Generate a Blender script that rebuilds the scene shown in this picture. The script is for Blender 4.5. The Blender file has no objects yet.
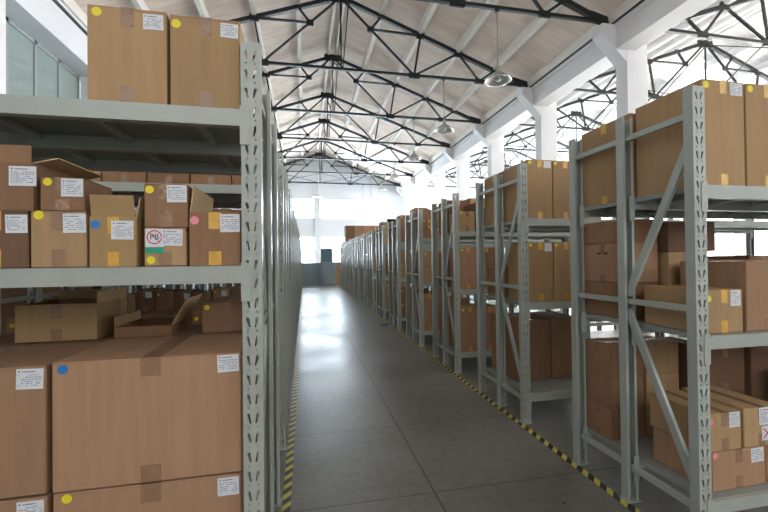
import bpy, bmesh, math, random
from mathutils import Vector, Matrix
S = bpy.context.scene
COL = S.collection
random.seed(7)

# ------------------------------------------------------------------ camera, world, exposure
yaw, pit, roll = .2019, .0092, -.0111
fw = Vector((math.sin(yaw)*math.cos(pit), math.cos(yaw)*math.cos(pit), math.sin(pit)))
r0 = Vector((math.cos(yaw), -math.sin(yaw), 0)); u0 = r0.cross(fw)
rr = r0*math.cos(roll) + u0*math.sin(roll); uu = -r0*math.sin(roll) + u0*math.cos(roll)
cd = bpy.data.cameras.new('camera'); cam = bpy.data.objects.new('camera', cd); COL.objects.link(cam)
cd.sensor_width = 36; cd.lens = 385.8/768*36; cd.clip_start = .05; cd.clip_end = 200
M4 = Matrix((rr, uu, -fw)).transposed().to_4x4(); M4.translation = Vector((0, 0, 1.6))
cam.matrix_world = M4
S.camera = cam
S.view_settings.view_transform = 'Standard'; S.view_settings.look = 'None'
S.view_settings.gamma = 1; S.view_settings.use_curve_mapping = False
S.view_settings.exposure = -0.40
W = bpy.data.worlds.new('World'); S.world = W; W.use_nodes = True
W.node_tree.nodes['Background'].inputs[0].default_value = (.80, .90, 1, 1)
W.node_tree.nodes['Background'].inputs[1].default_value = 1.2
FAR_WIN, SIDE_WIN, BACK_FILL, ROOF_FILL, FARSKY = 34.0, 20.0, 3.2, 1.4, 1.3

# ------------------------------------------------------------------ materials
def mat(name, col, rough=.6, metal=0, spec=.5, noise=None, bump=None, emit=None, obj_var=0, streak=False):
    """noise=(scale, amount, detail) mottles the colour; bump=(scale, strength)."""
    m = bpy.data.materials.new(name); m.use_nodes = True
    nt = m.node_tree; b = nt.nodes['Principled BSDF']
    b.inputs['Base Color'].default_value = (*col, 1); b.inputs['Roughness'].default_value = rough
    b.inputs['Metallic'].default_value = metal; b.inputs['Specular IOR Level'].default_value = spec
    tc = nt.nodes.new('ShaderNodeTexCoord')
    last = None
    if noise:
        n = nt.nodes.new('ShaderNodeTexNoise'); n.inputs['Scale'].default_value = noise[0]; n.inputs['Detail'].default_value = 5
        if streak:
            mp = nt.nodes.new('ShaderNodeMapping'); mp.inputs['Scale'].default_value = (3, 3, .25)
            nt.links.new(tc.outputs['Object'], mp.inputs[0]); nt.links.new(mp.outputs[0], n.inputs['Vector'])
        else: nt.links.new(tc.outputs['Object'], n.inputs['Vector'])
        r = nt.nodes.new('ShaderNodeMapRange'); r.inputs[1].default_value = .3; r.inputs[2].default_value = .7
        r.inputs[3].default_value = 1-noise[1]; r.inputs[4].default_value = 1+noise[1]
        nt.links.new(n.outputs[0], r.inputs[0])
        last = r.outputs[0]
    if obj_var:
        oi = nt.nodes.new('ShaderNodeObjectInfo')
        r2 = nt.nodes.new('ShaderNodeMapRange'); r2.inputs[3].default_value = 1-obj_var; r2.inputs[4].default_value = 1+obj_var
        nt.links.new(oi.outputs['Random'], r2.inputs[0])
        if last:
            mu = nt.nodes.new('ShaderNodeMath'); mu.operation = 'MULTIPLY'
            nt.links.new(last, mu.inputs[0]); nt.links.new(r2.outputs[0], mu.inputs[1]); last = mu.outputs[0]
        else: last = r2.outputs[0]
    if last:
        v = nt.nodes.new('ShaderNodeVectorMath'); v.operation = 'SCALE'
        v.inputs[0].default_value = col; nt.links.new(last, v.inputs['Scale'])
        nt.links.new(v.outputs[0], b.inputs['Base Color'])
    if bump:
        n = nt.nodes.new('ShaderNodeTexNoise'); n.inputs['Scale'].default_value = bump[0]
        nt.links.new(tc.outputs['Object'], n.inputs['Vector'])
        bp = nt.nodes.new('ShaderNodeBump'); bp.inputs['Strength'].default_value = bump[1]; bp.inputs['Distance'].default_value = .01
        nt.links.new(n.outputs[0], bp.inputs['Height']); nt.links.new(bp.outputs[0], b.inputs['Normal'])
    if emit:
        b.inputs['Emission Color'].default_value = (*emit[:3], 1); b.inputs['Emission Strength'].default_value = emit[3]
    return m

M = {}
M['rack'] = mat('rack_paint', (.385, .425, .39), .32, noise=(6, .05))
M['deck'] = mat('shelf_deck', (.28, .31, .29), .45, noise=(4, .08))
M['truss'] = mat('truss_paint', (.012, .015, .016), .45)
M['white'] = mat('white_paint', (.78, .78, .79), .6, noise=(1.2, .03))
M['wall'] = mat('wall_paint', (.74, .76, .79), .7, noise=(.8, .03))
M['gutter'] = mat('gutter_dark', (.04, .04, .045), .6)
M['card'] = [mat('cardboard_'+n, c, .75, spec=.2, noise=(9, .07), bump=(14, .16), obj_var=.12, streak=True) for n, c in
             (('tan', (.41, .27, .145)), ('brown', (.29, .165, .095)), ('pinkish', (.385, .232, .142)), ('ochre', (.41, .275, .135)), ('dark', (.20, .115, .07)))]
M['inner'] = mat('cardboard_inner', (.56, .40, .22), .8, spec=.2, noise=(9, .06))
M['amber'] = mat('amber_tape', (.68, .40, .07), .25, noise=(30, .12))
M['clear'] = mat('clear_tape', (.30, .18, .105), .22, noise=(20, .12), bump=(60, .3))
M['paper'] = mat('label_paper', (.72, .75, .80), .6)
M['ink'] = mat('label_ink', (.22, .24, .30), .6)
M['yellow'] = mat('sticker_yellow', (.85, .72, .02), .5)
M['blue'] = mat('sticker_blue', (.02, .20, .55), .5)
M['pink'] = mat('sticker_pink', (.85, .28, .36), .5)
M['red'] = mat('sticker_red', (.65, .03, .05), .5)
M['green'] = mat('sticker_green', (.02, .33, .20), .5)
M['black'] = mat('print_black', (.03, .03, .03), .5)
M['lamp'] = mat('lamp_aluminium', (.62, .62, .60), .28, metal=.85)
M['bulb'] = mat('bulb_glass', (.75, .75, .72), .15)
M['rod'] = mat('lamp_rod', (.30, .30, .31), .5, metal=.4)
M['panel'] = mat('partition_grey', (.20, .245, .28), .6, noise=(2, .05))
M['teal'] = mat('board_teal', (.06, .11, .13), .5)
M['frame'] = mat('window_frame', (.30, .33, .34), .5)
M['glass_left'] = mat('window_glass_tinted', (.20, .26, .245), .03, spec=1, emit=(.78, .9, .87, .13))
def glow(n, c, s):
    return mat(n, (.8, .8, .8), .3, emit=(*c, s))
M['glow_far'] = glow('daylit_frosted_pane_far', (.76, .89, 1), FAR_WIN)
M['glow_side'] = glow('daylit_frosted_pane_side', (1, .97, .93), SIDE_WIN)
M['glow_back_fill'] = glow('added_fill_pane_back', (1, .97, .93), BACK_FILL)  # fill light added behind the camera
M['glow_roof_fill'] = glow('added_fill_panel_roof', (1, .98, .96), ROOF_FILL)  # glow added in the second bay roof as fill light
M['glow_farsky'] = glow('daylit_roof_panel', (.82, .93, 1), FARSKY)

def ceiling_mat(name, col):
    m = mat(name, col, .8)
    nt = m.node_tree; b = nt.nodes['Principled BSDF']
    tc = nt.nodes.new('ShaderNodeTexCoord')
    w = nt.nodes.new('ShaderNodeTexWave'); w.wave_type = 'BANDS'; w.bands_direction = 'Y'; w.inputs['Scale'].default_value = 1.3
    w.inputs['Distortion'].default_value = .3
    n = nt.nodes.new('ShaderNodeTexNoise'); n.inputs['Scale'].default_value = .9; n.inputs['Detail'].default_value = 6
    mp = nt.nodes.new('ShaderNodeMapping'); mp.inputs['Scale'].default_value = (1, 4, 1)
    nt.links.new(tc.outputs['Object'], w.inputs[0]); nt.links.new(tc.outputs['Object'], mp.inputs[0]); nt.links.new(mp.outputs[0], n.inputs[0])
    r = nt.nodes.new('ShaderNodeMapRange'); r.inputs[1].default_value = 0; r.inputs[2].default_value = .12; r.inputs[3].default_value = .90; r.inputs[4].default_value = 1
    nt.links.new(w.outputs[1], r.inputs[0])
    r2 = nt.nodes.new('ShaderNodeMapRange'); r2.inputs[1].default_value = .35; r2.inputs[2].default_value = .65; r2.inputs[3].default_value = .88; r2.inputs[4].default_value = 1.06
    nt.links.new(n.outputs[0], r2.inputs[0])
    mu = nt.nodes.new('ShaderNodeMath'); mu.operation = 'MULTIPLY'; nt.links.new(r.outputs[0], mu.inputs[0]); nt.links.new(r2.outputs[0], mu.inputs[1])
    v = nt.nodes.new('ShaderNodeVectorMath'); v.operation = 'SCALE'; v.inputs[0].default_value = col
    nt.links.new(mu.outputs[0], v.inputs['Scale']); nt.links.new(v.outputs[0], b.inputs['Base Color'])
    return m
M['ceil'] = ceiling_mat('ceiling_boards', (.77, .645, .55))
M['ceil2'] = ceiling_mat('ceiling_boards_white', (.84, .82, .80))
M['purlin'] = mat('purlin_concrete', (.82, .78, .73), .7, noise=(2, .04))

def floor_mat():
    m = bpy.data.materials.new('floor_concrete'); m.use_nodes = True
    nt = m.node_tree; L = nt.links.new; N = nt.nodes.new; b = nt.nodes['Principled BSDF']
    tc = N('ShaderNodeTexCoord')
    big = N('ShaderNodeTexNoise'); big.inputs['Scale'].default_value = .7; big.inputs['Detail'].default_value = 8; big.inputs['Roughness'].default_value = .6
    fine = N('ShaderNodeTexNoise'); fine.inputs['Scale'].default_value = 14; fine.inputs['Detail'].default_value = 8; fine.inputs['Roughness'].default_value = .7
    for n in (big, fine): L(tc.outputs['Object'], n.inputs[0])
    sp = N('ShaderNodeSeparateXYZ'); L(tc.outputs['Object'], sp.inputs[0])
    def joint(out, offset, step, w):
        a = N('ShaderNodeMath'); a.operation = 'SUBTRACT'; L(out, a.inputs[0]); a.inputs[1].default_value = offset
        f = N('ShaderNodeMath'); f.operation = 'PINGPONG'; L(a.outputs[0], f.inputs[0]); f.inputs[1].default_value = step/2
        g = N('ShaderNodeMath'); g.operation = 'LESS_THAN'; L(f.outputs[0], g.inputs[0]); g.inputs[1].default_value = w
        return g.outputs[0]
    j1 = joint(sp.outputs[0], .8565, 3.0, .006); j2 = joint(sp.outputs[1], 2.54, 1.08, .004); j3 = joint(sp.outputs[0], 1.285, 3.0, .003)
    h = N('ShaderNodeMath'); h.operation = 'MULTIPLY'; L(j3, h.inputs[0]); h.inputs[1].default_value = .4
    mx = N('ShaderNodeMath'); mx.operation = 'MAXIMUM'; L(j1, mx.inputs[0]); L(j2, mx.inputs[1])
    mx2 = N('ShaderNodeMath'); mx2.operation = 'MAXIMUM'; L(mx.outputs[0], mx2.inputs[0]); L(h.outputs[0], mx2.inputs[1])
    cr = N('ShaderNodeValToRGB'); cr.color_ramp.elements[0].position = .30; cr.color_ramp.elements[1].position = .72
    cr.color_ramp.elements[0].color = (.125, .122, .108, 1); cr.color_ramp.elements[1].color = (.235, .230, .212, 1)
    L(big.outputs[0], cr.inputs[0])
    r = N('ShaderNodeMapRange'); r.inputs[1].default_value = .3; r.inputs[2].default_value = .7; r.inputs[3].default_value = .80; r.inputs[4].default_value = 1.20
    L(fine.outputs[0], r.inputs[0])
    s = N('ShaderNodeVectorMath'); s.operation = 'SCALE'; L(cr.outputs[0], s.inputs[0]); L(r.outputs[0], s.inputs['Scale'])
    mix = N('ShaderNodeMixRGB'); L(mx2.outputs[0], mix.inputs[0]); L(s.outputs[0], mix.inputs[1]); mix.inputs[2].default_value = (.05, .045, .038, 1)
    L(mix.outputs[0], b.inputs['Base Color'])
    rr_ = N('ShaderNodeMapRange'); rr_.inputs[1].default_value = .3; rr_.inputs[2].default_value = .7; rr_.inputs[3].default_value = .26; rr_.inputs[4].default_value = .44
    L(big.outputs[0], rr_.inputs[0]); L(rr_.outputs[0], b.inputs['Roughness'])
    b.inputs['Specular IOR Level'].default_value = .6
    bp = N('ShaderNodeBump'); bp.inputs['Strength'].default_value = .10; bp.inputs['Distance'].default_value = .01
    L(fine.outputs[0], bp.inputs['Height']); L(bp.outputs[0], b.inputs['Normal'])
    return m
M['floor'] = floor_mat()

def hazard_mat():
    m = mat('hazard_tape', (.7, .6, .1), .4)
    nt = m.node_tree; L = nt.links.new; N = nt.nodes.new; b = nt.nodes['Principled BSDF']
    tc = N('ShaderNodeTexCoord'); sp = N('ShaderNodeSeparateXYZ'); L(tc.outputs['Object'], sp.inputs[0])
    a = N('ShaderNodeMath'); a.operation = 'MULTIPLY_ADD'; L(sp.outputs[0], a.inputs[0]); a.inputs[1].default_value = -1.0; L(sp.outputs[1], a.inputs[2])
    d = N('ShaderNodeMath'); d.operation = 'MULTIPLY'; L(a.outputs[0], d.inputs[0]); d.inputs[1].default_value = 1/.118
    f = N('ShaderNodeMath'); f.operation = 'FRACT'; L(d.outputs[0], f.inputs[0])
    g = N('ShaderNodeMath'); g.operation = 'LESS_THAN'; L(f.outputs[0], g.inputs[0]); g.inputs[1].default_value = .48
    mx = N('ShaderNodeMixRGB'); L(g.outputs[0], mx.inputs[0]); mx.inputs[1].default_value = (.03, .028, .025, 1); mx.inputs[2].default_value = (.62, .52, .08, 1)
    L(mx.outputs[0], b.inputs['Base Color'])
    return m
M['hazard'] = hazard_mat()

# ------------------------------------------------------------------ mesh helpers
class MB:
    def __init__(s): s.v = []; s.f = []
    def add(s, vs, fs):
        o = len(s.v); s.v += [tuple(p) for p in vs]; s.f += [tuple(i+o for i in q) for q in fs]; return s
    def box(s, x0, x1, y0, y1, z0, z1):
        if x0 > x1: x0, x1 = x1, x0
        return s.add([(x0,y0,z0),(x1,y0,z0),(x1,y1,z0),(x0,y1,z0),(x0,y0,z1),(x1,y0,z1),(x1,y1,z1),(x0,y1,z1)],
                     [(0,3,2,1),(4,5,6,7),(0,1,5,4),(1,2,6,5),(2,3,7,6),(3,0,4,7)])
    def bar(s, p, q, w, h, up=(0,0,1)):
        p = Vector(p); q = Vector(q); d = (q-p).normalized(); a = d.cross(Vector(up))
        if a.length < 1e-4: a = d.cross(Vector((0,1,0)))
        a.normalize(); b = a.cross(d).normalized()
        a *= w/2; b *= h/2
        vs = [p-a-b, p+a-b, p+a+b, p-a+b, q-a-b, q+a-b, q+a+b, q-a+b]
        return s.add(vs, [(0,1,2,3),(7,6,5,4),(0,4,5,1),(1,5,6,2),(2,6,7,3),(3,7,4,0)])
    def chan(s, p, q, w, h, t=.003, side=(1,0,0)):
        """C channel from p to q, web facing -side, w across, h depth"""
        p = Vector(p); q = Vector(q); d = (q-p).normalized(); n = Vector(side).normalized(); a = d.cross(n).normalized()
        prof = [(-w/2, 0), (w/2, 0), (w/2, h), (w/2-t, h), (w/2-t, t), (-w/2+t, t), (-w/2+t, h), (-w/2, h)]
        vs = [p+a*u+n*v for u, v in prof]+[q+a*u+n*v for u, v in prof]
        k = len(prof); fs = [(i, (i+1) % k, (i+1) % k+k, i+k) for i in range(k)]
        fs += [(0,5,4,1),(1,4,3,2),(0,7,6,5),(k+1,k+4,k+5,k),(k+2,k+3,k+4,k+1),(k+5,k+6,k+7,k)]
        return s.add(vs, fs)
    def prism(s, pts, y0, y1):
        n = len(pts); vs = [(x, y0, z) for x, z in pts]+[(x, y1, z) for x, z in pts]
        return s.add(vs, [tuple(range(n)), tuple(range(2*n-1, n-1, -1))]+[(i, i+n, (i+1) % n+n, (i+1) % n) for i in range(n)])
    def lathe(s, prof, c=(0,0,0), n=24):
        vs = []
        for r, z in prof:
            for i in range(n):
                a = 2*math.pi*i/n; vs.append((c[0]+r*math.cos(a), c[1]+r*math.sin(a), c[2]+z))
        fs = [(j*n+i, j*n+(i+1) % n, (j+1)*n+(i+1) % n, (j+1)*n+i) for j in range(len(prof)-1) for i in range(n)]
        return s.add(vs, fs)
    def disc(s, c, r, t, n=20):
        """disc lying in the xz plane, thickness t towards -y"""
        vs = [(c[0]+r*math.cos(2*math.pi*i/n), c[1], c[2]+r*math.sin(2*math.pi*i/n)) for i in range(n)]
        vs += [(x, y-t, z) for x, y, z in vs]
        return s.add(vs, [tuple(range(n)), tuple(range(2*n-1, n-1, -1))]+[(i, i+n, (i+1) % n+n, (i+1) % n) for i in range(n)])
    def mesh(s, name, m, smooth=False, fix=True):
        me = bpy.data.meshes.new(name); me.from_pydata(s.v, [], s.f)
        if fix:
            bm = bmesh.new(); bm.from_mesh(me); bmesh.ops.recalc_face_normals(bm, faces=bm.faces); bm.to_mesh(me); bm.free()
        if smooth:
            for p in me.polygons: p.use_smooth = True
        if m: me.materials.append(m)
        return me
    def build(s, name, m, parent=None, loc=None, smooth=False):
        return link(name, s.mesh(name, m, smooth), parent, loc)
def link(name, me, parent=None, loc=None, rot=None):
    o = bpy.data.objects.new(name, me); COL.objects.link(o); o.parent = parent
    if loc is not None: o.location = loc
    if rot is not None: o.rotation_euler = rot
    return o
def empty(name, loc, rz=0):
    o = bpy.data.objects.new(name, None); COL.objects.link(o); o.location = loc; o.rotation_euler = (0, 0, rz); o.empty_display_size = .1
    return o
def tag(o, label, cat, group=None):
    o['label'] = label; o['category'] = cat
    if group: o['group'] = group
    return o
def struct(name, mb, m, parent=None):
    o = mb.build(name, m, parent)
    if parent is None: o['kind'] = 'structure'
    return o
def copy_tree(o, parent=None):
    c = o.copy(); COL.objects.link(c); c.parent = parent
    for ch in list(o.children): copy_tree(ch, c)
    return c
ORD = ['first','second','third','fourth','fifth','sixth','seventh','eighth','ninth','tenth','eleventh','twelfth','thirteenth','fourteenth']

# ------------------------------------------------------------------ setting
XA, HA, XE, HE = 1.286, 10.70, 8.456, 8.14        # main bay: ridge and eave of the trusses
HALF = XE-XA; XL = XA-HALF                          # left wall line -5.88
XA2 = 16.83; XE2 = XA2+HALF; XS2 = XA2-HALF         # second bay
YT = [1.3+4*k for k in range(9)]                    # truss lines 1.3 ... 33.3
YB, YF = -7.0, 34.0
struct('floor', MB().box(XL-.8, XE2+.3, YB, YF+.3, -.2, 0), M['floor'])
def roof_z(x, xa): return HA+.36-(HA-8.02)*abs(x-xa)/HALF
def slab(x0, x1, xa, y0=YB, y1=YF+.3):
    z0, z1 = roof_z(x0, xa), roof_z(x1, xa); t = .12
    return MB().add([(x0,y0,z0),(x1,y0,z1),(x1,y1,z1),(x0,y1,z0),(x0,y0,z0+t),(x1,y0,z1+t),(x1,y1,z1+t),(x0,y1,z0+t)],
                    [(0,3,2,1),(4,5,6,7),(0,1,5,4),(1,2,6,5),(2,3,7,6),(3,0,4,7)])
# main bay roof, with a daylit translucent strip near the far end
ce = empty('ceiling', (0, 0, 0)); ce['kind'] = 'structure'
for (a, b) in ((XL-.75, XA), (XA, XE+.3)):
    slab(a, b, XA, YB, 29.8).build('ceiling_boards', M['ceil'], ce)
    slab(a, b, XA, 32.8, YF+.3).build('ceiling_boards', M['ceil'], ce)
for (a, b) in ((XL-.75, -3.0), (-3, XA-.8), (XA-.8, XA), (XA, 3.2), (7.9, XE+.3)):
    slab(a, b, XA, 29.8, 32.8).build('ceiling_boards', M['ceil'], ce)
slab(3.2, 7.9, XA, 29.8, 32.8).build('glowing_roof_panel', M['glow_farsky'], ce)
# second bay roof with glowing panels added to brighten the bay
ce2 = empty('ceiling', (0, 0, 0)); ce2['kind'] = 'structure'
slab(XS2-.6, XA2, XA2).build('ceiling_boards', M['ceil2'], ce2)
slab(XE2-1.2, XE2+.3, XA2).build('ceiling_boards', M['ceil2'], ce2)
yy = YB
for i, y in enumerate(YT[:-1]):       # added glowing panels on the far slope, one per roof field
    slab(XA2, XE2-1.2, XA2, yy, y+1).build('ceiling_boards', M['ceil2'], ce2)
    slab(XA2, XA2+1, XA2, y+1, y+3).build('ceiling_boards', M['ceil2'], ce2)
    slab(XA2+1, XE2-1.2, XA2, y+1, y+3).build('glowing_roof_panel', M['glow_roof_fill'], ce2); yy = y+3
slab(XA2, XE2-1.2, XA2, yy, YF+.3).build('ceiling_boards', M['ceil2'], ce2)
# purlins (run along the hall over the top chord nodes)
def purlins(xa, m):
    for i in range(-5, 6):
        x = xa+i*HALF/5; 
        if i == 0:
            for d in (-.16, .16):
                b = MB().box(x+d-.05, x+d+.05, YB, YF, HA+.07, HA+.34)
                struct('trim_purlin', b, m)
            continue
        z = roof_z(x, xa)
        struct('trim_purlin', MB().box(x-.075, x+.075, YB, YF, z-.28, z+.02), m)
purlins(XA, M['purlin']); purlins(XA2, M['white'])

# eave beams: right (between bays) and left
def eave_beam(x0, x1, z0, z1, nm, m):
    return struct(nm, MB().box(x0, x1, YB, YF, z0, z1).box(x0-.05, x0+.02, YB, YF, z0+.56, z1-.02), m)
eave_beam(8.50, 9.10, 7.36, 8.22, 'trim_eave_beam', M['white'])
struct('trim_gutter', MB().box(8.41, 8.47, YB, YF, 8.06, 8.13), M['gutter'])
struct('trim_gutter', MB().box(XL-.02, XL+.05, YB, YF, 7.90, 7.97), M['gutter'])
struct('trim_valley_slab', MB().box(8.4, XS2+.1, YB, YF, 8.24, 8.34), M['white'])
# columns between the bays, each with its slanting bracket
for i, y in enumerate(YT):
    mb = MB().box(8.83, 9.50, y-.2, y+.2, 0, 8.22)
    mb.prism([(8.06, 8.04), (8.06, 7.78), (8.20, 7.62), (8.84, 7.02), (8.84, 8.04)], y-.19, y+.19)
    struct('wall_pillar_right', mb, M['white'])
# left wall
mb = MB().box(XL-.75, XL-.55, YB, YF, 0, 4.9).box(XL-.75, XL, YB, YF, 7.1, 8.16)
struct('wall_left', mb, M['wall'])
for i, y in enumerate(YT):
    mb = MB().box(XL-.55, XL, y-.42, y-.18, 0, 7.1)
    mb.prism([(XL+.4, 8.02), (XL+.4, 7.78), (XL, 7.3), (XL, 8.02)], y-.42, y-.18)
    struct('wall_pillar_left', mb, M['white'])
wn = 0
def window(p0, p1, y, z0, z1, axis, m, nm=4, depth=.08, rows=1, t=.05):
    """pane plus frame; axis 'x': spans x p0..p1 at y; axis 'y': spans y p0..p1 at x=y"""
    global wn; wn += 1
    w = empty('window_%d' % wn, (0, 0, 0)); w['kind'] = 'structure'
    f = MB(); g = MB()
    def bx(mb, a0, a1, d0, d1, c0, c1):
        if axis == 'x': mb.box(a0, a1, y+d0, y+d1, c0, c1)
        else: mb.box(y+d0, y+d1, a0, a1, c0, c1)
    bx(g, p0, p1, -.01, .01, z0, z1)
    for c in (z0, z1-t): bx(f, p0, p1, -depth/2, depth/2, c, c+t)
    for k in range(nm+1):
        a = p0+(p1-p0)*k/nm; bx(f, max(p0, a-t/2), min(p1, a+t/2), -depth/2, depth/2, z0, z1)
    for k in range(1, rows):
        c = z0+(z1-z0)*k/rows; bx(f, p0, p1, -depth/2, depth/2, c-t/2, c+t/2)
    g.build('window_pane', m, w); f.build('window_frame', M['frame'] if m is M['glass_left'] else M['white'], w)
    return w
for i in range(len(YT)-1):
    window(YT[i]-.18, YT[i+1]-.42, XL-.62, 4.9, 7.1, 'y', M['glass_left'], 4, t=.09)
# far wall with four blown-out windows in the main bay, two in the second
y = YF
f = MB().box(XL-.75, -2.6, y, y+.25, 0, 9)
f.box(-2.6, 8.2, y, y+.25, 6.92, 8.4).box(-2.6, 8.2, y, y+.25, 3.63, 5.26).box(-2.6, 8.2, y, y+.25, 0, 1.3)
f.box(.80, 1.34, y, y+.25, 1.3, 6.92).box(7.28, 8.2, y, y+.25, 1.3, 6.92)
f.box(8.2, XS2+.6, y, y+.25, 0, 9).box(XE2-.8, XE2+.3, y, y+.25, 0, 9)
f.box(XS2+.6, XE2-.8, y, y+.25, 0, 1.3).box(XS2+.6, XE2-.8, y, y+.25, 3.63, 5.26).box(XS2+.6, XE2-.8, y, y+.25, 6.92, 8.4)
for xa in (XA, XA2):
    f.prism([(xa-HALF-.7, 8.3), (xa+HALF+.2, 8.3), (xa+HALF+.2, 8.35), (xa, HA+.34), (xa-HALF-.7, 8.35)], y, y+.25)
f.box(.85, 1.3, y-.15, y, 0, 8.1)
struct('wall_back', f, M['wall'])
for (a, b) in ((-2.6, .80), (1.34, 7.28), (XS2+.6, XE2-.8)):
    window(a, b, y+.15, 5.26, 6.92, 'x', M['glow_far'], 1, .05)
    window(a, b, y+.15, 1.3, 3.63, 'x', M['glow_far'], 1, .05)
# right outer wall with long window bands
x = XE2+.1
f = MB().box(x, x+.25, YB, YF, 0, 1.2).box(x, x+.25, YB, YF, 7.0, 8.6)
for i, yy in enumerate(YT): f.box(x, x+.25, yy-.35, yy+.35, 1.2, 7.0)
struct('wall_right', f, M['white'])
for i in range(len(YT)-1): window(YT[i]+.35, YT[i+1]-.35, x+.12, 1.2, 7.0, 'y', M['glow_side'], 3, .08, 3)
# unseen wall behind the camera, its glowing panes added as fill light
f = MB().box(XL-.75, XE2+.3, YB-.25, YB, 0, 3.6).box(XL-.75, XE2+.3, YB-.25, YB, 7.8, 8.6)
wx = [(-5.5, -1.2), (-.4, 3.6), (4.4, 8.2), (10.2, 14.4), (15.2, 19.4), (20, 23.5)]
prev = XL-.75
for a, b in wx: f.box(prev, a, YB-.25, YB, 3.6, 7.8); prev = b
f.box(prev, XE2+.3, YB-.25, YB, 3.6, 7.8)
for xa in (XA, XA2): f.prism([(xa-HALF-.7, 8.5), (xa+HALF+.2, 8.5), (xa, HA+.34)], YB-.25, YB)
struct('wall_front', f, M['white'])
for a, b in wx: window(a, b, YB-.12, 3.6, 7.8, 'x', M['glow_back_fill'], 3, .08, 2)

# ------------------------------------------------------------------ roof trusses
def make_truss():
    t = empty('roof_truss', (0, 0, 0))
    top = lambda f: (f*HALF, 0, HA-(HA-8.12)*abs(f))
    bz = HE+.06
    tl = (-HALF, 0, bz); tr = (HALF, 0, bz)
    for s in (-1, 1):
        MB().bar(top(0), top(s*1.0), .13, .13).build('top_chord', M['truss'], t)
        Bn1 = (s*.365*HALF, 0, bz); Bn2 = (s*.715*HALF, 0, bz)
        A = Vector(top(0)); Nn = A.lerp(Vector(Bn1), .40)
        for a, b in ((top(0), Bn1), (Nn, top(s*.2)), (Nn, top(s*.4)), (Bn1, top(s*.4)), (Bn1, top(s*.6)), (top(s*.6), Bn2), (Bn2, top(s*.8))):
            MB().bar(a, b, .065, .065).build('web_member', M['truss'], t)
        for p, w, h in ((top(s*.2), .22, .16), (Nn, .24, .2), (top(s*.4), .30, .22), (top(s*.6), .32, .24), (Bn1, .4, .2), (Bn2, .34, .18), (top(s*.8), .24, .18)):
            g = MB().box(p[0]-w/2, p[0]+w/2, -.03, .03, p[2]-h/2, p[2]+h/2)
            if tuple(p)[2] > bz+.2 and p is not Nn: g.box(p[0]-.03, p[0]+.03, -.03, .03, p[2]+h/2-.001, p[2]+.24)
            g.build('gusset_plate', M['truss'], t)
        g = MB().prism([(s*(HALF-.62), bz-.04), (s*(HALF+.08), bz-.12), (s*(HALF+.08), bz+.10), (s*(HALF-.62), bz+.26)], -.04, .04)
        g.build('gusset_plate', M['truss'], t)
    MB().bar(tl, tr, .09, .09).build('bottom_chord', M['truss'], t)
    MB().bar(top(0), (0, 0, bz), .05, .05).build('king_post', M['truss'], t)
    MB().box(-.36, .36, -.04, .04, HA-.2, HA+.1).build('ridge_plate', M['truss'], t)
    return t
tp = make_truss()
for i, y in enumerate(YT):
    if i < 2: continue
    t = tp if i == 2 else copy_tree(tp); t.location = (XA, y, 0)
    tag(t, 'dark steel roof truss over the aisle, %s from the camera' % ORD[i-2], 'roof truss', 'roof trusses over the main bay')
    t2 = copy_tree(tp); t2.location = (XA2, y, 0)
    tag(t2, 'dark steel roof truss in the bright neighbouring bay, %s from the camera' % ORD[i-2], 'roof truss', 'roof trusses in the second bay')
# longitudinal bracing from ridge to next bottom chord
for xa, nm in ((XA, 'main'), (XA2, 'neighbouring')):
    for i in range(2, len(YT)-1):
        b = empty('ridge_brace', (xa, YT[i], 0))
        MB().bar((.06, 0, HA-.1), (.06, 4, HE+.1), .035, .035).build('brace_rod', M['truss'], b)
        MB().bar((-.06, 0, HE+.1), (-.06, 4, HA-.1), .035, .035).build('brace_rod', M['truss'], b)
        tag(b, 'crossed steel rods under the %s bay ridge, %s gap between trusses' % (nm, ORD[i-2]), 'brace', 'ridge braces of the %s bay' % nm)
b = empty('wind_brace', (XA, 29.3, HE))
for s in (-1, 1):
    MB().bar((0, 0, 0), (s*.5*HALF, 3.9, .02), .035, .035).build('brace_rod', M['truss'], b)
    MB().bar((s*.5*HALF, 0, .03), (0, 3.9, .05), .035, .035).build('brace_rod', M['truss'], b)
tag(b, 'crossed horizontal bracing rods at the far end of the hall roof', 'brace')

# ------------------------------------------------------------------ hanging lamps
def make_lamp(drop):
    t = empty('pendant_lamp', (0, 0, 0))
    MB().lathe([(0, drop), (.014, drop), (.014, .32), (0, .32)], n=8).build('hanging_rod', M['rod'], t)
    MB().lathe([(.0, .40), (.05, .40), (.06, .36), (.06, .22), (.08, .18), (.0, .18)], n=16).build('lamp_housing', M['lamp'], t, smooth=True)
    MB().lathe([(.06, .22), (.13, .20), (.24, .12), (.33, .02), (.345, 0), (.33, 0), (.22, .11), (.12, .17), (.05, .18)], n=32).build('lamp_shade', M['lamp'], t, smooth=True)
    MB().lathe([(.0, -.02), (.05, -.01), (.08, .04), (.06, .11), (.03, .17), (0, .18)], n=16).build('bulb', M['bulb'], t, smooth=True)
    MB().lathe([(0, drop+.02), (.05, drop+.02), (.05, drop-.04), (0, drop-.04)], n=10).build('ceiling_hook', M['truss'], t)
    return t
lp = None
for i in range(2, 9):
    o = make_lamp(HE-6.27) if lp is None else copy_tree(lp)
    if lp is None: lp = o
    o.location = (5.02, YT[i], 6.27)
    tag(o, 'metal bell pendant lamp on a long rod, %s from the camera' % ORD[i-2], 'lamp', 'pendant lamps along the aisle')
o = copy_tree(lp); o.location = (.95, 29.3, 6.35)
tag(o, 'small metal pendant lamp hanging before the far wall pillar, left of the others', 'lamp')

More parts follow.
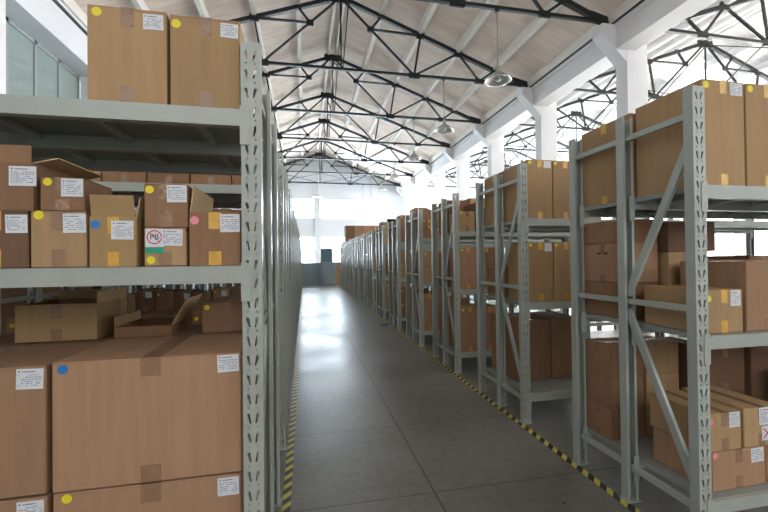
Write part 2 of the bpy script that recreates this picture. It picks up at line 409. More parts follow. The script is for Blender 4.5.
# ------------------------------------------------------------------ racks
PH, PW, PD = 2.52, .08, .055
def perforated_tile(slots=True):
    cu = bpy.data.curves.new('tile', 'CURVE'); cu.dimensions = '2D'; cu.fill_mode = 'BOTH'; cu.extrude = .001; cu.resolution_u = 1
    def poly(pts):
        s = cu.splines.new('POLY'); s.points.add(len(pts)-1)
        for p, (x, y) in zip(s.points, pts): p.co = (x, y, 0, 1)
        s.use_cyclic_u = True
    poly([(0, 0), (.08, 0), (.08, .08), (0, .08)])
    def slot(cx, sgn):
        # tear drop, wide at the top, leaning inwards towards the bottom
        pts = []
        for k in range(7): a = math.pi*k/6; pts.append((cx+sgn*.004+.0062*math.cos(a), .060+.006*math.sin(a)))
        for k in range(5): a = math.pi+math.pi*k/4; pts.append((cx-sgn*.004+.0034*math.cos(a), .027+.004*math.sin(a)))
        poly(pts)
    if slots: slot(.025, -1); slot(.055, 1)
    for cx in ((.022, .058) if slots else (.04,)): poly([(cx+.0040*math.cos(2*math.pi*k/8), .009+.0040*math.sin(2*math.pi*k/8)) for k in range(8)])
    ob = bpy.data.objects.new('tmp', cu); COL.objects.link(ob)
    dg = bpy.context.evaluated_depsgraph_get(); me = bpy.data.meshes.new_from_object(ob.evaluated_get(dg))
    vs = [(v.co.x, v.co.z, v.co.y) for v in me.vertices]; fs = [tuple(p.vertices) for p in me.polygons]
    bpy.data.objects.remove(ob); bpy.data.curves.remove(cu); bpy.data.meshes.remove(me)
    return vs, fs
TILES = (perforated_tile(True), perforated_tile(False))
def post_mesh(sg, kind=0, full=True):
    TV, TF = TILES[kind]
    mb = MB(); t = .0025
    n = 31; z0 = .02
    if full:
        for k in range(n): mb.add([(sg*x, y+.001, z+z0+k*.08) for x, y, z in TV], TF)
        mb.box(0, sg*PW, 0, .002, 0, z0).box(0, sg*PW, 0, .002, z0+n*.08, PH)
    else: mb.box(0, sg*PW, 0, .002, 0, PH)
    mb.box(0, sg*t, .002, PD, 0, PH).box(sg*(PW-t), sg*PW, .002, PD, 0, PH)
    mb.box(sg*t, sg*.018, PD-t, PD, 0, PH).box(sg*(PW-.018), sg*(PW-t), PD-t, PD, 0, PH)
    if kind: mb.v = [(x, PD-y, z) for x, y, z in mb.v]; mb.f = [tuple(reversed(q)) for q in mb.f]
    mb.box(-sg*.012, sg*(PW+.012), -.012, PD+.01, 0, .006)
    return mb.mesh('upright_post', M['rack'], fix=not full)
def beam_mesh(x0, x1):
    """step beam, its top at z=0, front at y=0"""
    mb = MB(); s = 1 if x1 > x0 else -1
    mb.box(x0, x1, .0, .003, -.072, -.002).box(x0, x1, .003, .04, -.072, -.069).box(x0, x1, .003, .022, -.005, -.002)
    mb.box(x0, x1, .022, .025, -.03, -.002).box(x0, x1, .037, .04, -.069, -.03).box(x0, x1, .022, .04, -.033, -.030)
    for a, d in ((x0, -s), (x1, s)):      # hooked end connectors overlapping the posts
        mb.box(a+d*.036, a-d*.004, -.005, -.001, -.15, .012); mb.box(a, a-d*.004, -.001, .04, -.15, .012)
    return mb.mesh('shelf_beam', M['rack'])
YS = (0, .47, .94)          # front faces of the three posts in depth
def make_rack(sg, levels, L=2.0, bays=2):
    t = empty('storage_rack', (0, 0, 0))
    pm = (post_mesh(sg, 0), post_mesh(sg, 1), post_mesh(sg, 1))
    step = L+PW
    for b in range(bays+1):
        X0 = sg*b*step
        for q, y in zip(pm, YS): link('upright_post', q, t, (X0, y, 0))
        if b < 3:
            x = X0+sg*.024; n = (sg, 0, 0)
            for z in (2.376, 1.31, .226):
                MB().chan((x, PD, z), (x, YS[1], z), .035, .025, side=n).chan((x, YS[1]+PD, z), (x, YS[2], z), .035, .025, side=n).build('cross_rail', M['rack'], t)
            MB().chan((x, .045, 2.23), (x, YS[1]+.01, 1.35), .045, .022, side=n).build('diagonal_brace', M['rack'], t)
            MB().chan((x, YS[1]+.01, 1.25), (x, .045, .34), .045, .022, side=n).build('diagonal_brace', M['rack'], t)
    bm_ = beam_mesh(sg*PW, sg*step); bar = MB().box(-.016, .016, .042, YS[1]-.004, -.034, -.010).mesh('support_bar', M['rack'])
    bar2 = MB().box(-.016, .016, YS[1]+.042, YS[2]-.004, -.034, -.010).mesh('support_bar', M['rack'])
    x0, x1 = sg*(PW+.004), sg*(step-.004)
    dk = MB().box(x0, x1, .026, YS[2]+.02, -.008, -.0005)
    for x in (x0, x1): dk.box(x, x+(.003 if x < (x0+x1)/2 else -.003), .026, YS[2], -.03, -.008)
    dm = dk.mesh('shelf_deck', M['deck'])
    for b in range(bays):
        for z in levels:
            for y in YS: link('shelf_beam', bm_, t, (sg*b*step, y, z))
            d = link('shelf_deck', dm, t, (sg*b*step, 0, z))
            for k in range(5):
                for me in (bar, bar2): link('support_bar', me, d, (sg*(PW+.2+.4*k), 0, 0))
    return t
NR = 13
RY = [1.69+1.70*k for k in range(NR)]
RX, LX = 2.048, -.177
RLV, LLV = (.28, 1.167, 1.988), (.20, 1.582, 2.236)
pr = make_rack(1, RLV); pl = make_rack(-1, LLV)
for k in range(NR):
    r = pr if k == 0 else copy_tree(pr); r.location = (RX+(0 if k else 0), RY[k], 0)
    tag(r, 'pale green-grey steel storage rack, %s on the right side of the aisle' % ORD[k], 'storage rack', 'storage racks right of the aisle')
    r = pl if k == 0 else copy_tree(pl); r.location = (LX, RY[k], 0)
    tag(r, 'pale green-grey steel storage rack, %s on the left side of the aisle' % ORD[k], 'storage rack', 'storage racks left of the aisle')

# hazard tapes on the floor
tag(MB().box(1.995, 2.050, .3, 24.6, .0005, .002).build('hazard_tape', M['hazard']), 'black and yellow striped floor tape along the right racks', 'floor tape')
tag(MB().box(-.162, -.106, .3, 24.6, .0005, .002).build('hazard_tape', M['hazard']), 'black and yellow striped floor tape along the left racks', 'floor tape')

# ------------------------------------------------------------------ cartons
def text_mesh(txt, size):
    cu = bpy.data.curves.new('t', 'FONT'); cu.body = txt; cu.size = size; cu.align_x = 'CENTER'; cu.align_y = 'CENTER'; cu.extrude = .0003
    ob = bpy.data.objects.new('tmp', cu); COL.objects.link(ob)
    dg = bpy.context.evaluated_depsgraph_get(); me = bpy.data.meshes.new_from_object(ob.evaluated_get(dg))
    for v in me.vertices: v.co = Vector((v.co.x, -v.co.z, v.co.y))
    me.name = 'lettering'; bpy.data.objects.remove(ob)
    return me
def body_mesh(w, d, h, m, rnd):
    """closed carton: four walls, bottom, two top flaps meeting along a seam; origin at base centre"""
    bm = bmesh.new(); g = .004
    def bx(x0, x1, y0, y1, z0, z1, bev=.003):
        r = bmesh.ops.create_cube(bm, size=1)
        for v in r['verts']: v.co = Vector(((x0+x1)/2+v.co.x*(x1-x0), (y0+y1)/2+v.co.y*(y1-y0), (z0+z1)/2+v.co.z*(z1-z0)))
        es = {e for v in r['verts'] for e in v.link_edges}
        bmesh.ops.bevel(bm, geom=list(es), offset=bev, segments=1, affect='EDGES')
    bx(-w/2, w/2, -d/2, d/2, 0, h-.006, .004)
    if rnd.get('seam', 'y') == 'y':
        bx(-w/2+.001, -.0015, -d/2+.001, d/2-.001, h-.007, h, .0015); bx(.0015, w/2-.001, -d/2+.001, d/2-.001, h-.007, h, .0015)
    else:
        bx(-w/2+.001, w/2-.001, -d/2+.001, -.0015, h-.007, h, .0015); bx(-w/2+.001, w/2-.001, .0015, d/2-.001, h-.007, h, .0015)
    me = bpy.data.meshes.new('carton_body'); bm.to_mesh(me); bm.free(); me.materials.append(m)
    return me
def open_body(w, d, h, m):
    t = .005; mb = MB()
    mb.box(-w/2, w/2, -d/2, d/2, 0, t)
    mb.box(-w/2, -w/2+t, -d/2, d/2, t, h).box(w/2-t, w/2, -d/2, d/2, t, h).box(-w/2+t, w/2-t, -d/2, -d/2+t, t, h).box(-w/2+t, w/2-t, d/2-t, d/2, t, h)
    return mb.mesh('carton_body', m)
label_cache = {}
def add_label(parent, x, z, w, h, yf, rnd, tilt=0, marks=True):
    s = MB().box(0, w, -.0008, 0, -h, 0).build('shipping_label', M['paper'], parent, (x, yf-.0006, z)); s.rotation_euler = (0, tilt, 0)
    if marks:
        mb = MB(); rows = 7
        mb.prism([(w*.06, -h*.14), (w*.11, -h*.08), (w*.16, -h*.14), (w*.11, -h*.20)], -.0013, -.0008)
        mb.box(w*.22, w*.70, -.0013, -.0008, -h*.17, -h*.12)
        for r in range(1, rows):
            zz = -h*(.2+.72*r/rows); xx = w*.07
            while xx < w*.9:
                L = w*rnd.uniform(.04, .16); e = min(xx+L, w*.94)
                if rnd.random() < .75: mb.box(xx, e, -.0013, -.0008, zz-h*.018, zz+h*.018)
                xx += L+w*.03
        mb.build('printed_lines', M['ink'], s)
    return s
def tape_y(parent, w, d, h, m, x=0, tw=.048, drop=.075, top=True, bottom=True, lo=None):
    drop = min(drop, h*.38); e = .0006; mb = MB()
    if top: mb.box(x-tw/2, x+tw/2, -d/2-e, d/2+e, h, h+e).box(x-tw/2, x+tw/2, -d/2-e, -d/2, h-drop, h+e)
    if bottom: MB().box(x-tw/2, x+tw/2, -d/2-e, -d/2, .002, lo or drop*.95).build('packing_tape', m, parent)
    return mb.build('packing_tape', m, parent)
def tape_x(parent, w, d, h, m, tw=.048, drop=.07):
    e = .0006; drop = min(drop, h*.38)
    MB().box(-w/2-e, -w/2, -tw/2, tw/2, .002, drop*.8).build('packing_tape', m, parent)
    return MB().box(-w/2-e, w/2+e, -tw/2, tw/2, h, h+e).box(-w/2-e, -w/2, -tw/2, tw/2, h-drop, h+e)\
        .box(w/2, w/2+e, -tw/2, tw/2, h-drop, h+e).build('packing_tape', m, parent)
NC = 0
def carton(x0, x1, y0, y1, z0, z1, label, group=None, tone=0, tape='clear', seam='y', dot=None, paper=None, rz=0, seed=None,
           open_=False, flaps=(), tilt=0, marks=True, name='cardboard_carton', twid=.048, small=False, tx=0):
    """dot=(colour, fx, fz, r); paper=(fx0, fz_top, w, h) as fractions/metres on the front face"""
    global NC; NC += 1
    rnd = random.Random(seed if seed is not None else NC)
    w, d, h = abs(x1-x0), y1-y0, z1-z0
    t = empty(name, ((x0+x1)/2, (y0+y1)/2, z0+.0008), rz); t.rotation_euler = (0, tilt, rz)
    m = M['card'][tone]
    if open_: link('carton_body', open_body(w, d, h, m), t)
    else: link('carton_body', body_mesh(w, d, h, m, {'seam': seam}), t)
    for side, ang, ln in flaps:
        # hinged along a top edge; ang 0 = flat outwards, 90 = straight up
        mb = MB(); a = math.radians(ang)
        if side in 'LR':
            s = -1 if side == 'L' else 1; X = s*w/2
            e = (X+s*ln*math.cos(a), h+ln*math.sin(a)); n = (-math.sin(a)*s*.004, math.cos(a)*.004)
            mb.prism([(X, h), e, (e[0]+n[0], e[1]+n[1]), (X+n[0], h+n[1])], -d/2+.006, d/2-.006)
        else:
            s = -1 if side == 'F' else 1; Y = s*d/2
            q0 = (Y, h); q1 = (Y+s*ln*math.cos(a), h+ln*math.sin(a)); n = (-math.sin(a)*s*.004, math.cos(a)*.004)
            pts = [q0, q1, (q1[0]+n[0], q1[1]+n[1]), (q0[0]+n[0], q0[1]+n[1])]
            vs = [(-w/2+.006, p[0], p[1]) for p in pts]+[(w/2-.006, p[0], p[1]) for p in pts]
            mb.add(vs, [(0,1,2,3),(7,6,5,4),(0,4,5,1),(1,5,6,2),(2,6,7,3),(3,7,4,0)])
        mb.build('carton_flap', M['inner'] if side in 'LR' or side == 'B' else m, t)
    if tape:
        tm = M[tape]
        if open_:
            MB().box(tx-twid/2, tx+twid/2, -d/2-.0006, -d/2, h-.07, h-.001).build('packing_tape', tm, t)
            MB().box(tx-twid/2, tx+twid/2, -d/2-.0006, -d/2, .002, .06).build('packing_tape', tm, t)
        elif seam == 'y': tape_y(t, w, d, h, tm, x=tx, tw=twid)
        else: tape_x(t, w, d, h, tm, tw=twid)
    if dot:
        c, fx, fz, r = dot
        MB().disc((-w/2+fx*w, -d/2-.0008, fz*h), r, .0006).build('round_sticker', M[c], t)
    if paper:
        fx, fz, pw, ph = paper
        add_label(t, -w/2+fx*w, fz*h, pw, ph, -d/2-.0004, rnd, rnd.uniform(-.03, .03), marks)
    return tag(t, label, 'cardboard box', group)

G = 'cartons on the first left rack'
F0 = 1.715
# --- first left rack, top shelf
z = 2.236
carton(-.835, -.548, F0, 2.13, z, 2.622, 'tall tan carton on the top left shelf, left one with yellow dot', G, 0, dot=('yellow', .12, .93, .018), paper=(.70, .955, .075, .062), seed=1)
carton(-.535, -.262, F0, 2.13, z, 2.617, 'tall tan carton on the top left shelf, right one beside the rack post', G, 0, dot=('yellow', .09, .90, .018), paper=(.72, .96, .070, .060), seed=2)
# --- middle shelf, lower row
z = 1.582
pz = dict(marks=True)
carton(-1.28, -1.036, F0, 2.10, z, 1.800, 'brown carton cut by the left picture edge, bottom row of the middle shelf', G, 4, tape='amber', dot=None, paper=(.70, .93, .072, .07), seed=3, twid=.07)
carton(-1.028, -.840, F0, 2.10, z, 1.800, 'tan carton with yellow dot and amber tape, second in the bottom row', G, 0, tape='clear', dot=('yellow', .15, .93, .017), paper=(.58, .96, .078, .075), seed=4)
carton(-.828, -.662, F0, 2.05, z, 1.782, 'tan carton with a blue dot and its front flap standing up', G, 3, tape='amber', dot=('blue', .12, .84, .017), paper=(.46, .92, .080, .075), seed=5, open_=True,
       flaps=(('F', 82, .085), ('R', 80, .08)), twid=.04)
carton(-.634, -.478, F0, 2.05, z, 1.738, 'small carton with a red-ringed lead-free sticker and yellow dot', G, 0, tape='clear', dot=('yellow', .16, .16, .016), paper=(.42, .97, .078, .068), seed=6)
pbc = [o for o in COL.objects if o.name.startswith('cardboard_carton')][-1]
w_, d_, h_ = .156, .335, .156
st = MB().box(-.074, -.006, -d_/2-.0014, -d_/2-.0006, .078, .152).build('lead_free_sticker', M['paper'], pbc)
ring = MB(); n = 28
for i in range(n):
    a, b = 2*math.pi*i/n, 2*math.pi*(i+1)/n
    vs = [(-.040+r*math.cos(q), -d_/2-.0017, .118+r*math.sin(q)) for q in (a, b) for r in (.024, .0285)]
    ring.add(vs, [(0, 1, 3, 2)])
ring.build('red_ring', M['red'], st)
MB().bar((-.058, -d_/2-.0019, .137), (-.022, -d_/2-.0019, .099), .0002, .003, up=(1, 0, 1)).build('red_slash', M['red'], st)
tm = text_mesh('PB', .032); tm.materials.append(M['black']); link('lettering', tm, st, (-.040, -d_/2-.0020, .118))
MB().box(-.074, -.006, -d_/2-.0016, -d_/2-.0006, .052, .077).build('green_strip', M['green'], st)
carton(-.634, -.472, F0, 2.02, 1.7395, 1.918, 'brown carton with yellow dot, stacked above the red-ringed sticker box', G, 1, tape='clear', dot=('yellow', .13, .86, .016), paper=(.52, .97, .075, .07), seed=7)
carton(-.465, -.268, F0, 2.08, z, 1.805, 'brown carton with a pink dot, beside the post on the middle shelf', G, 1, tape='amber', dot=('pink', .10, .84, .017), paper=(.60, .96, .078, .075), seed=8, open_=True,
       flaps=(('L', 97, .11),), twid=.05)
# upper row
carton(-1.30, -1.018, F0, 2.06, 1.8015, 1.985, 'open brown carton at the left picture edge, atop the bottom row', G, 1, tape='clear', paper=(.72, .92, .09, .075), seed=9, open_=True,
       flaps=(('F', 88, .065), ('R', 14, .085)), tilt=.0)
carton(-.996, -.846, F0, 1.94, 1.8015, 1.932, 'small brown carton with a yellow dot, upper row beside the open carton', G, 1, tape='clear', dot=('yellow', .17, .86, .015), paper=(.48, .97, .075, .07), seed=10)
# rear of the middle shelf
carton(-1.25, -.90, 2.2, 2.58, z, 1.80, 'rear carton on the middle left shelf, behind the upper row at the left', G, 1, seed=11)
carton(-.86, -.55, 2.2, 2.58, z, 1.78, 'rear carton on the middle left shelf, behind the blue-dot carton', G, 0, seed=12)
carton(-.52, -.28, 2.2, 2.58, z, 1.80, 'rear carton on the middle left shelf, behind the pink-dot carton', G, 1, seed=13)
# --- bottom shelf
carton(-.965, -.272, F0+.01, 2.19, .7105, 1.213, 'large pinkish brown carton with a blue dot, nearest big box on the left', G, 2, tape='clear', dot=('blue', .055, .945, .018), paper=(.865, .985, .085, .072), seed=14, rz=0.006, twid=.075)
carton(-1.69, -.985, F0+.01, 2.19, .7105, 1.205, 'large brown carton cut by the left picture edge, beside the blue-dot one', G, 2, tape='clear', paper=(.865, .985, .09, .078), seed=15, twid=.07)
carton(-.965, -.272, F0+.015, 2.19, .2, .703, 'large brown carton with yellow dot, underneath the blue-dot carton', G, 2, tape='clear', dot=('yellow', .07, .955, .018), paper=(.865, .98, .085, .075), seed=16, rz=-.004, twid=.075)
carton(-1.69, -.985, F0+.015, 2.19, .2, .700, 'large brown carton at the bottom left corner with label at its top', G, 2, tape='clear', paper=(.86, .98, .09, .078), seed=17, twid=.07)
carton(-.965, -.272, 2.215, 2.63, .2, 1.205, 'large rear carton on the bottom left shelf behind the blue-dot carton', G, 1, seed=18)
carton(-1.69, -.985, 2.215, 2.63, .2, 1.200, 'large rear carton on the bottom left shelf behind the left edge carton', G, 1, seed=19)
carton(-1.41, -1.050, 2.24, 2.58, 1.2065, 1.392, 'open ochre carton with its right flap up, behind the large cartons', G, 3, tape='clear', seed=20, open_=True, flaps=(('R', 88, .06), ('B', 88, .05)))
carton(-.975, -.700, 2.25, 2.58, 1.2065, 1.262, 'shallow open carton with a pale leaning flap, behind the blue-dot carton', G, 1, tape=None, seed=21, open_=True, flaps=(('R', 62, .155), ('L', 86, .05)))
carton(-.555, -.300, 2.27, 2.60, 1.2065, 1.372, 'brown carton with a yellow dot by the post, behind the large cartons', G, 1, tape='clear', dot=('yellow', .1, .85, .014), seed=22)

# --- first right rack
G = 'cartons on the first right rack'
z = 1.988; F = 1.735
carton(2.165, 2.462, F, 2.175, z, 2.585, 'large tan carton beside the nearest right post, top shelf', G, 0, tape='amber', dot=('yellow', .10, .95, .02), paper=(.66, .985, .085, .07), seed=30)
carton(2.475, 2.79, F, 2.175, z, 2.585, 'large tan carton on the top shelf at the right picture edge', G, 0, tape='amber', dot=('yellow', .10, .95, .02), paper=(.66, .985, .085, .07), seed=31)
carton(2.145, 2.455, 2.195, 2.665, z, 2.565, 'large tan carton at the rear of the top shelf, aisle end, first right rack', G, 0, tape='amber', seam='x', seed=32)
carton(2.475, 2.79, 2.195, 2.665, z, 2.565, 'large tan rear carton on the top shelf, second from the aisle', G, 0, seed=33)
carton(2.81, 3.12, F, 2.175, z, 2.58, 'large tan carton third from the aisle on the top shelf', G, 0, tape='amber', seed=34)
z = 1.167
carton(2.165, 2.425, F, 2.13, z, 1.410, 'small tan carton with yellow dot and amber tape, middle shelf by the post', G, 0, tape='amber', dot=('yellow', .09, .80, .018), paper=(.66, .98, .07, .088), seed=35)
carton(2.452, 2.76, F, 2.13, z, 1.565, 'tall pale carton at the right picture edge on the middle shelf', G, 2, seed=36)
for (a, b, n, tn) in ((z, 1.418, 'bottom', 1), (1.4195, 1.70, 'middle, dark stamp', 2), (1.7015, 1.86, 'top', 1)):
    o = carton(2.145, 2.42, 2.26, 2.665, a, b, 'brown carton in the rear aisle-end stack, middle shelf, first right rack, %s' % n, G, tn, seam='x', seed=int(a*100))
    if tn == 2:
        MB().box(-.139, -.1385, .01, .05, .20, .213).box(-.139, -.1385, -.055, -.015, .20, .213).build('dark_stamp', M['black'], o)
carton(2.44, 2.72, 2.20, 2.60, z, 1.63, 'brown carton behind the small amber-taped carton, under a dark carton', G, 0, tape='clear', seed=40)
o = carton(2.44, 2.84, 2.20, 2.62, 1.6315, 1.84, 'dark brown carton with pale printed squares below the top shelf', G, 4, tape=None, seed=41)
mk = MB()
for i in range(3):
    for j in range(3): mk.box(.02+i*.026, .042+i*.026, -.2112, -.2101, .12+j*.02, .135+j*.02)
mk.box(.035, .08, -.2112, -.2101, .02, .075).build('printed_squares', M['card'][0], o)
carton(2.76, 3.1, 2.16, 2.6, z, 1.57, 'dark carton behind the tall pale carton at the right edge', G, 1, seed=42)
z = .28
carton(2.215, 2.595, 1.755, 2.13, z, .500, 'pinkish carton on the bottom shelf, under two smaller boxes', G, 2, tape='clear', dot=('pink', .06, .90, .018), paper=(.72, .97, .09, .08), seed=43)
carton(2.195, 2.425, 1.755, 2.13, .5015, .715, 'small carton with pink dot and torn label, bottom shelf beside post', G, 0, tape='clear', dot=('pink', .08, .78, .018), paper=(.62, .99, .075, .085), seed=44)
o = carton(2.445, 2.70, 1.755, 2.13, .5015, .725, 'carton with a red-stamped sticker, bottom shelf at right picture edge', G, 0, tape='clear', paper=(.42, .98, .10, .10), seed=45)
sk = MB().box(.0, .075, -.1892, -.188, .03, .11).build('stamp_sticker', M['paper'], o)
MB().bar((.01, -.1895, .045), (.065, -.1895, .1), .0005, .008, up=(1, 0, 1)).bar((.01, -.1895, .1), (.065, -.1895, .045), .0005, .008, up=(1, 0, 1)).build('red_cross_print', M['red'], sk)
carton(2.615, 2.95, 1.77, 2.13, z, .495, 'carton on the bottom shelf beyond the pinkish one, right edge', G, 1, seed=46)
for i, (xa, xb) in enumerate(((2.145, 2.43), (2.445, 2.74))):
    for j, n in enumerate(('bottom', 'middle', 'top')):
        carton(xa, xb, 2.40, 2.665, z+.2262*j, z+.2262*j+.2247, 'brown carton, %s of the rear stack %s, bottom shelf, first rack' % (n, ('at the aisle', 'second from the aisle')[i]), G, (1, 0)[i], seam='x', seed=50+i*3+j)
for j in range(2):
    carton(2.8, 3.15, 2.25, 2.66, z+.33*j, z+.33*j+.328, 'dark carton in the inner rear stack of the bottom shelf, %s one' % ('lower', 'upper')[j], G, 4, seed=60+j)

for i in range(3):
    x = 3.17+.28*i; nm = ('third', 'fourth', 'fifth')[i]
    carton(x, x+.27, 2.22, 2.64, .28, .98, 'tall dark carton at the rear of the bottom shelf, %s inner one, first right rack' % nm, G, 4, seed=64+i)
    carton(x-.2, x+.07, 1.77, 2.12, .497 if i == 0 else .28, .80, 'carton at the front of the bottom shelf past the right edge, %s inner one' % nm, G, 1, seed=67+i) if i else None
    carton(x, x+.27, 2.22, 2.64, 1.167, 1.60, 'brown carton at the rear of the middle shelf, %s inner one, first right rack' % nm, G, 1, seed=160+i)
# --- second right rack (explicit)
G = 'cartons on the second right rack'
b = RY[1]
z = 1.988
for i, (xa, xb) in enumerate(((2.160, 2.432), (2.442, 2.72), (2.73, 3.0))):
    for j in range(2):
        nm = ('beside the post', 'second from the post', 'third from the post')[i]
        carton(xa, xb, b+.05+.475*j, b+.515+.475*j, z, 2.575-.01*j, 'tall tan carton %s, %s row, top shelf of the second right rack' % (nm, ('front', 'rear')[j]), G, 0, tape='amber', dot=('yellow', .10, .95, .018) if j == 0 else None, paper=(.66, .985, .08, .07) if i == 0 and j == 0 else None, seed=70+i*2+j, marks=False, seam='x' if j else 'y')
z = 1.167
for i, (xa, xb) in enumerate(((2.155, 2.428), (2.44, 2.72), (2.73, 3.0))):
    nm = ('beside the post', 'second from the post', 'third from the post')[i]
    carton(xa, xb, b+.05, b+.44, z, 1.755, 'tall ochre carton %s, middle shelf of the second right rack' % nm, G, 3, tape='amber', dot=('yellow', .10, .95, .018), paper=(.66, .985, .08, .085) if i == 0 else None, seed=80+i, marks=False)
for j, (a, c, n) in enumerate(((z, 1.37, 'bottom'), (1.3715, 1.52, 'top'))):
    carton(2.16, 2.42, b+.56, b+.95, a, c, 'small brown rear carton, %s, middle shelf of the second right rack' % n, G, 1, seam='x', seed=85+j)
z = .28
carton(2.20, 2.60, b+.36, b+.94, z, .93, 'large brown carton set back on the bottom shelf of the second rack', G, 1, tape='clear', seed=88)
carton(2.615, 3.02, b+.36, b+.94, z, .93, 'large brown carton, inner one, set back on the second rack bottom', G, 1, tape='clear', seed=89)

# --- third right rack
G = 'cartons on the third right rack'
b = RY[2]
R3 = [(2.155, 2.385, .05, .46, 1.988, 2.275, 0, 'tan carton at the front of the top shelf'), (2.40, 2.66, .05, .46, 1.988, 2.40, 4, 'dark carton second from the aisle, top shelf'),
      (2.155, 2.50, .50, .93, 1.988, 2.50, 4, 'tall dark carton at the rear of the top shelf'), (2.52, 2.85, .50, .93, 1.988, 2.54, 0, 'tall carton inner rear of the top shelf'),
      (2.155, 2.41, .05, .46, 1.167, 1.76, 2, 'tall pinkish carton at the front of the middle shelf'), (2.425, 2.70, .05, .46, 1.167, 1.76, 1, 'tall carton second from the aisle, middle shelf'),
      (2.15, 2.42, .50, .93, 1.167, 1.70, 1, 'brown carton at the rear of the middle shelf'),
      (2.155, 2.44, .05, .46, .28, .915, 2, 'tall pinkish carton at the front of the bottom shelf'), (2.455, 2.74, .05, .46, .28, .905, 2, 'tall carton second from the aisle, bottom shelf'),
      (2.15, 2.42, .50, .93, .28, .86, 1, 'brown carton at the rear of the bottom shelf')]
for i, (xa, xb, ya, yb, za, zb, tn, lb) in enumerate(R3):
    carton(xa, xb, b+ya, b+yb, za, zb, lb+', third right rack', G, tn, tape='amber' if i % 3 else 'clear', dot=('yellow', .1, .93, .018) if i in (0, 4, 7) else None, seed=90+i, marks=False)

# --- generic fill for the rest
def fill(k, side, levels, xs_max, skip=(), rear_max=9):
    rnd = random.Random(100+k*7+(0 if side > 0 else 50))
    gname = 'cartons on the %s %s rack' % (ORD[k], 'right' if side > 0 else 'left')
    X0 = RX if side > 0 else LX
    sn = 'right' if side > 0 else 'left'
    for li, z in enumerate(levels):
        ln = ('bottom', 'middle', 'top')[li]
        lim = (levels[li+1]-.09 if li < 2 else 2.70)-z
        for row in (0, 1):
            if (li, row) in skip: continue
            x = .092; ci = 0
            while x < (min(xs_max, rear_max) if row else xs_max):
                w = rnd.choice((.26, .30, .36))
                if x+w > 2.05: break
                n = rnd.choice((1, 2, 3)) if lim > .6 else rnd.choice((1, 2, 2))
                tot = lim*rnd.uniform(.66, .96); hh = tot/n
                tn = rnd.choice((0, 1, 2, 2, 3, 1))
                for j in range(n):
                    a, c = X0+side*x, X0+side*(x+w)
                    y0_ = RY[k]+.05+.475*row+rnd.uniform(0, .015)
                    pos = '%s %s stack' % (('front', 'rear')[row], ('aisle-end', 'second', 'third', 'fourth', 'fifth', 'sixth', 'seventh', 'eighth')[ci])
                    tier = ('only', 'box') if n == 1 else (('lower', 'box'), ('upper', 'box'))[j] if n == 2 else (('bottom', 'box'), ('middle', 'box'), ('top', 'box'))[j]
                    near = k < 6
                    carton(min(a, c), max(a, c), y0_, y0_+.415, z+j*hh+.001, z+(j+1)*hh-.0015,
                           'carton in %s, %s, %s shelf, %s rack on the %s' % (pos, ' '.join(tier), ln, ORD[k], sn), gname, tn,
                           tape=rnd.choice(('amber', 'clear')) if near else None, dot=('yellow', .1, .85, .016) if near and rnd.random() < .6 and row == 0 else None,
                           paper=(.62, .96, .075, .07) if near and rnd.random() < .4 and row == 0 and hh > .12 and w > .2 else None, marks=False, seam=rnd.choice('xy'), seed=k*100+li*10+j)
                x += w+.012; ci += 1
for k in range(3, NR):
    fill(k, 1, RLV, .35 if k > 6 else (.5 if k > 3 else .8), skip=((2, 0), (2, 1)) if k == 11 else (), rear_max=.2)
G = 'cartons on the second left rack'
rnd = random.Random(5)
for i in range(6):
    x = LX-.105-.325*i
    nm = ('nearest the aisle', 'second from the aisle', 'third from the aisle', 'fourth from the aisle', 'fifth from the aisle', 'sixth from the aisle')[i]
    carton(x-.315, x, RY[1]+.05, RY[1]+.5, .2, rnd.uniform(1.14, 1.2), 'tall brown carton on the bottom shelf of the second left rack, '+nm, G, 1, dot=('yellow', .12, .94, .016), seed=400+i)
    carton(x-.315, x, RY[1]+.05, RY[1]+.5, 2.236, rnd.uniform(2.44, 2.52), 'carton on the top shelf of the second left rack, '+nm, G, rnd.choice((1, 2)), tape='clear', paper=(.66, .9, .09, .07) if i in (0, 3) else None, marks=False, seed=410+i)
    carton(x-.315, x, RY[1]+.05, RY[1]+.5, 1.583, rnd.uniform(1.95, 2.05), 'brown carton on the middle shelf of the second left rack, '+nm, G, 1, seed=420+i)
G = 'cartons on the third left rack'
for i in range(9):
    x = LX-.105-.215*i
    nm = ORD[i]+' from the aisle'
    carton(x-.205, x, RY[2]+.05, RY[2]+.46, 1.0, rnd.uniform(1.19, 1.27), 'small carton on the bottom shelf stacks of the third left rack, '+nm, G, rnd.choice((1, 0, 4)), paper=(.5, .9, .07, .07) if i % 2 else None, dot=('yellow', .15, .85, .014) if i % 3 == 0 else None, marks=False, seed=430+i)
for i in range(3):
    x = LX-.105-.65*i
    carton(x-.64, x, RY[2]+.05, RY[2]+.46, .2, .998, 'wide brown carton under the small ones, third left rack, %s from the aisle' % ORD[i], G, 1, seed=440+i)
for i in range(3):  # dark cartons added so the gap under the left shelf stays dark
    x = LX-2.27-.62*i
    carton(x-.6, x, RY[2]+.05, RY[2]+.46, .2, 1.50-.06*i, 'added dark carton darkening the far bay of the third left rack, %s one' % ORD[i], G, 4, seed=445+i)
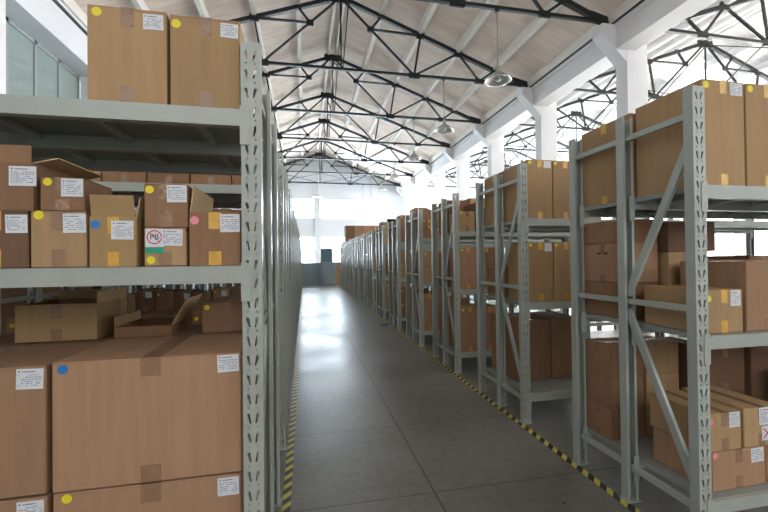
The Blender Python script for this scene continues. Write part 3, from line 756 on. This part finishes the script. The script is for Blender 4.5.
for k in range(2, 9):
    G = 'cartons on the %s left rack' % ORD[k]
    for li, (z0, z1) in enumerate(((.2, 1.1), (1.582, 2.08), (2.236, 2.70))):
        if li == 0 and k == 2: continue
        for row in (0, 1):
            carton(LX-.45, LX-.086, RY[k]+.06+.47*row, RY[k]+.465+.47*row, z0, z1+rnd.uniform(-.08, .03), 'carton at the aisle end of the %s shelf, %s row, %s rack on the left' % (('bottom', 'middle', 'top')[li], ('front', 'rear')[row], ORD[k]), G, rnd.choice((0, 1, 2)), tape=None, seed=450+k*6+li*2+row)
# tall stacks on the twelfth right rack
k = 11; xs = 2.10
for i in range(4):
    for j in range(2):
        xa = RX+.09+i*.485
        carton(xa, xa+.47, RY[k]+.06, RY[k]+.9, 1.989+.72*j, 1.989+.72*j+.718, 'large %s carton of the tall stack number %s from the aisle, far right' % (('lower', 'upper')[j], ('one', 'two', 'three', 'four')[i]), 'tall stacks on a far right rack', 4 if i == 0 else 2, tape=None, seed=900+i*2+j)

# ------------------------------------------------------------------ far end of the aisle
def panel(x0, x1, y, h, label, tilt=0, m='panel'):
    t = empty('partition_panel', ((x0+x1)/2, y, 0)); w = x1-x0
    MB().box(-w/2+.03, w/2-.03, .01, .04, .08, h-.03).build('panel_sheet', M[m], t)
    MB().box(-w/2, -w/2+.03, 0, .05, .0, h).box(w/2-.03, w/2, 0, .05, 0, h).box(-w/2+.03, w/2-.03, 0, .05, h-.03, h).box(-w/2+.03, w/2-.03, 0, .05, 0, .08).build('panel_frame', M[m], t)
    t.rotation_euler = (0, 0, tilt)
    return tag(t, label, 'partition panel')
panel(-.6, .575, 25.4, 1.46, 'grey partition panel at the aisle end, nearest the left racks')
panel(.50, 1.06, 25.50, 1.42, 'narrow grey partition panel between the two wide ones')
panel(.985, 2.3, 25.4, 1.50, 'grey partition panel at the aisle end, nearest the right racks')
panel(1.02, 1.80, 25.9, 2.40, 'dark teal board standing up behind the grey panels', m='teal')
g = 'cartons stacked beside the grey panels'
for i, (xa, xb, za, zb, tn, lb) in enumerate(((1.84, 2.30, 0, .42, 2, 'pinkish carton on the floor beside the far grey panels, bottom'),
        (1.88, 2.28, .4215, .85, 0, 'carton in the middle of the floor stack beside the far panels'), (1.95, 2.30, .8515, 1.2, 2, 'carton second from top of the stack beside the far panels'), (2.02, 2.3, 1.2015, 1.5, 1, 'topmost carton of the floor stack beside the far panels'))):
    carton(xa, xb, 24.4, 24.8, za, zb, lb, g, tn, tape=None, seed=950+i)
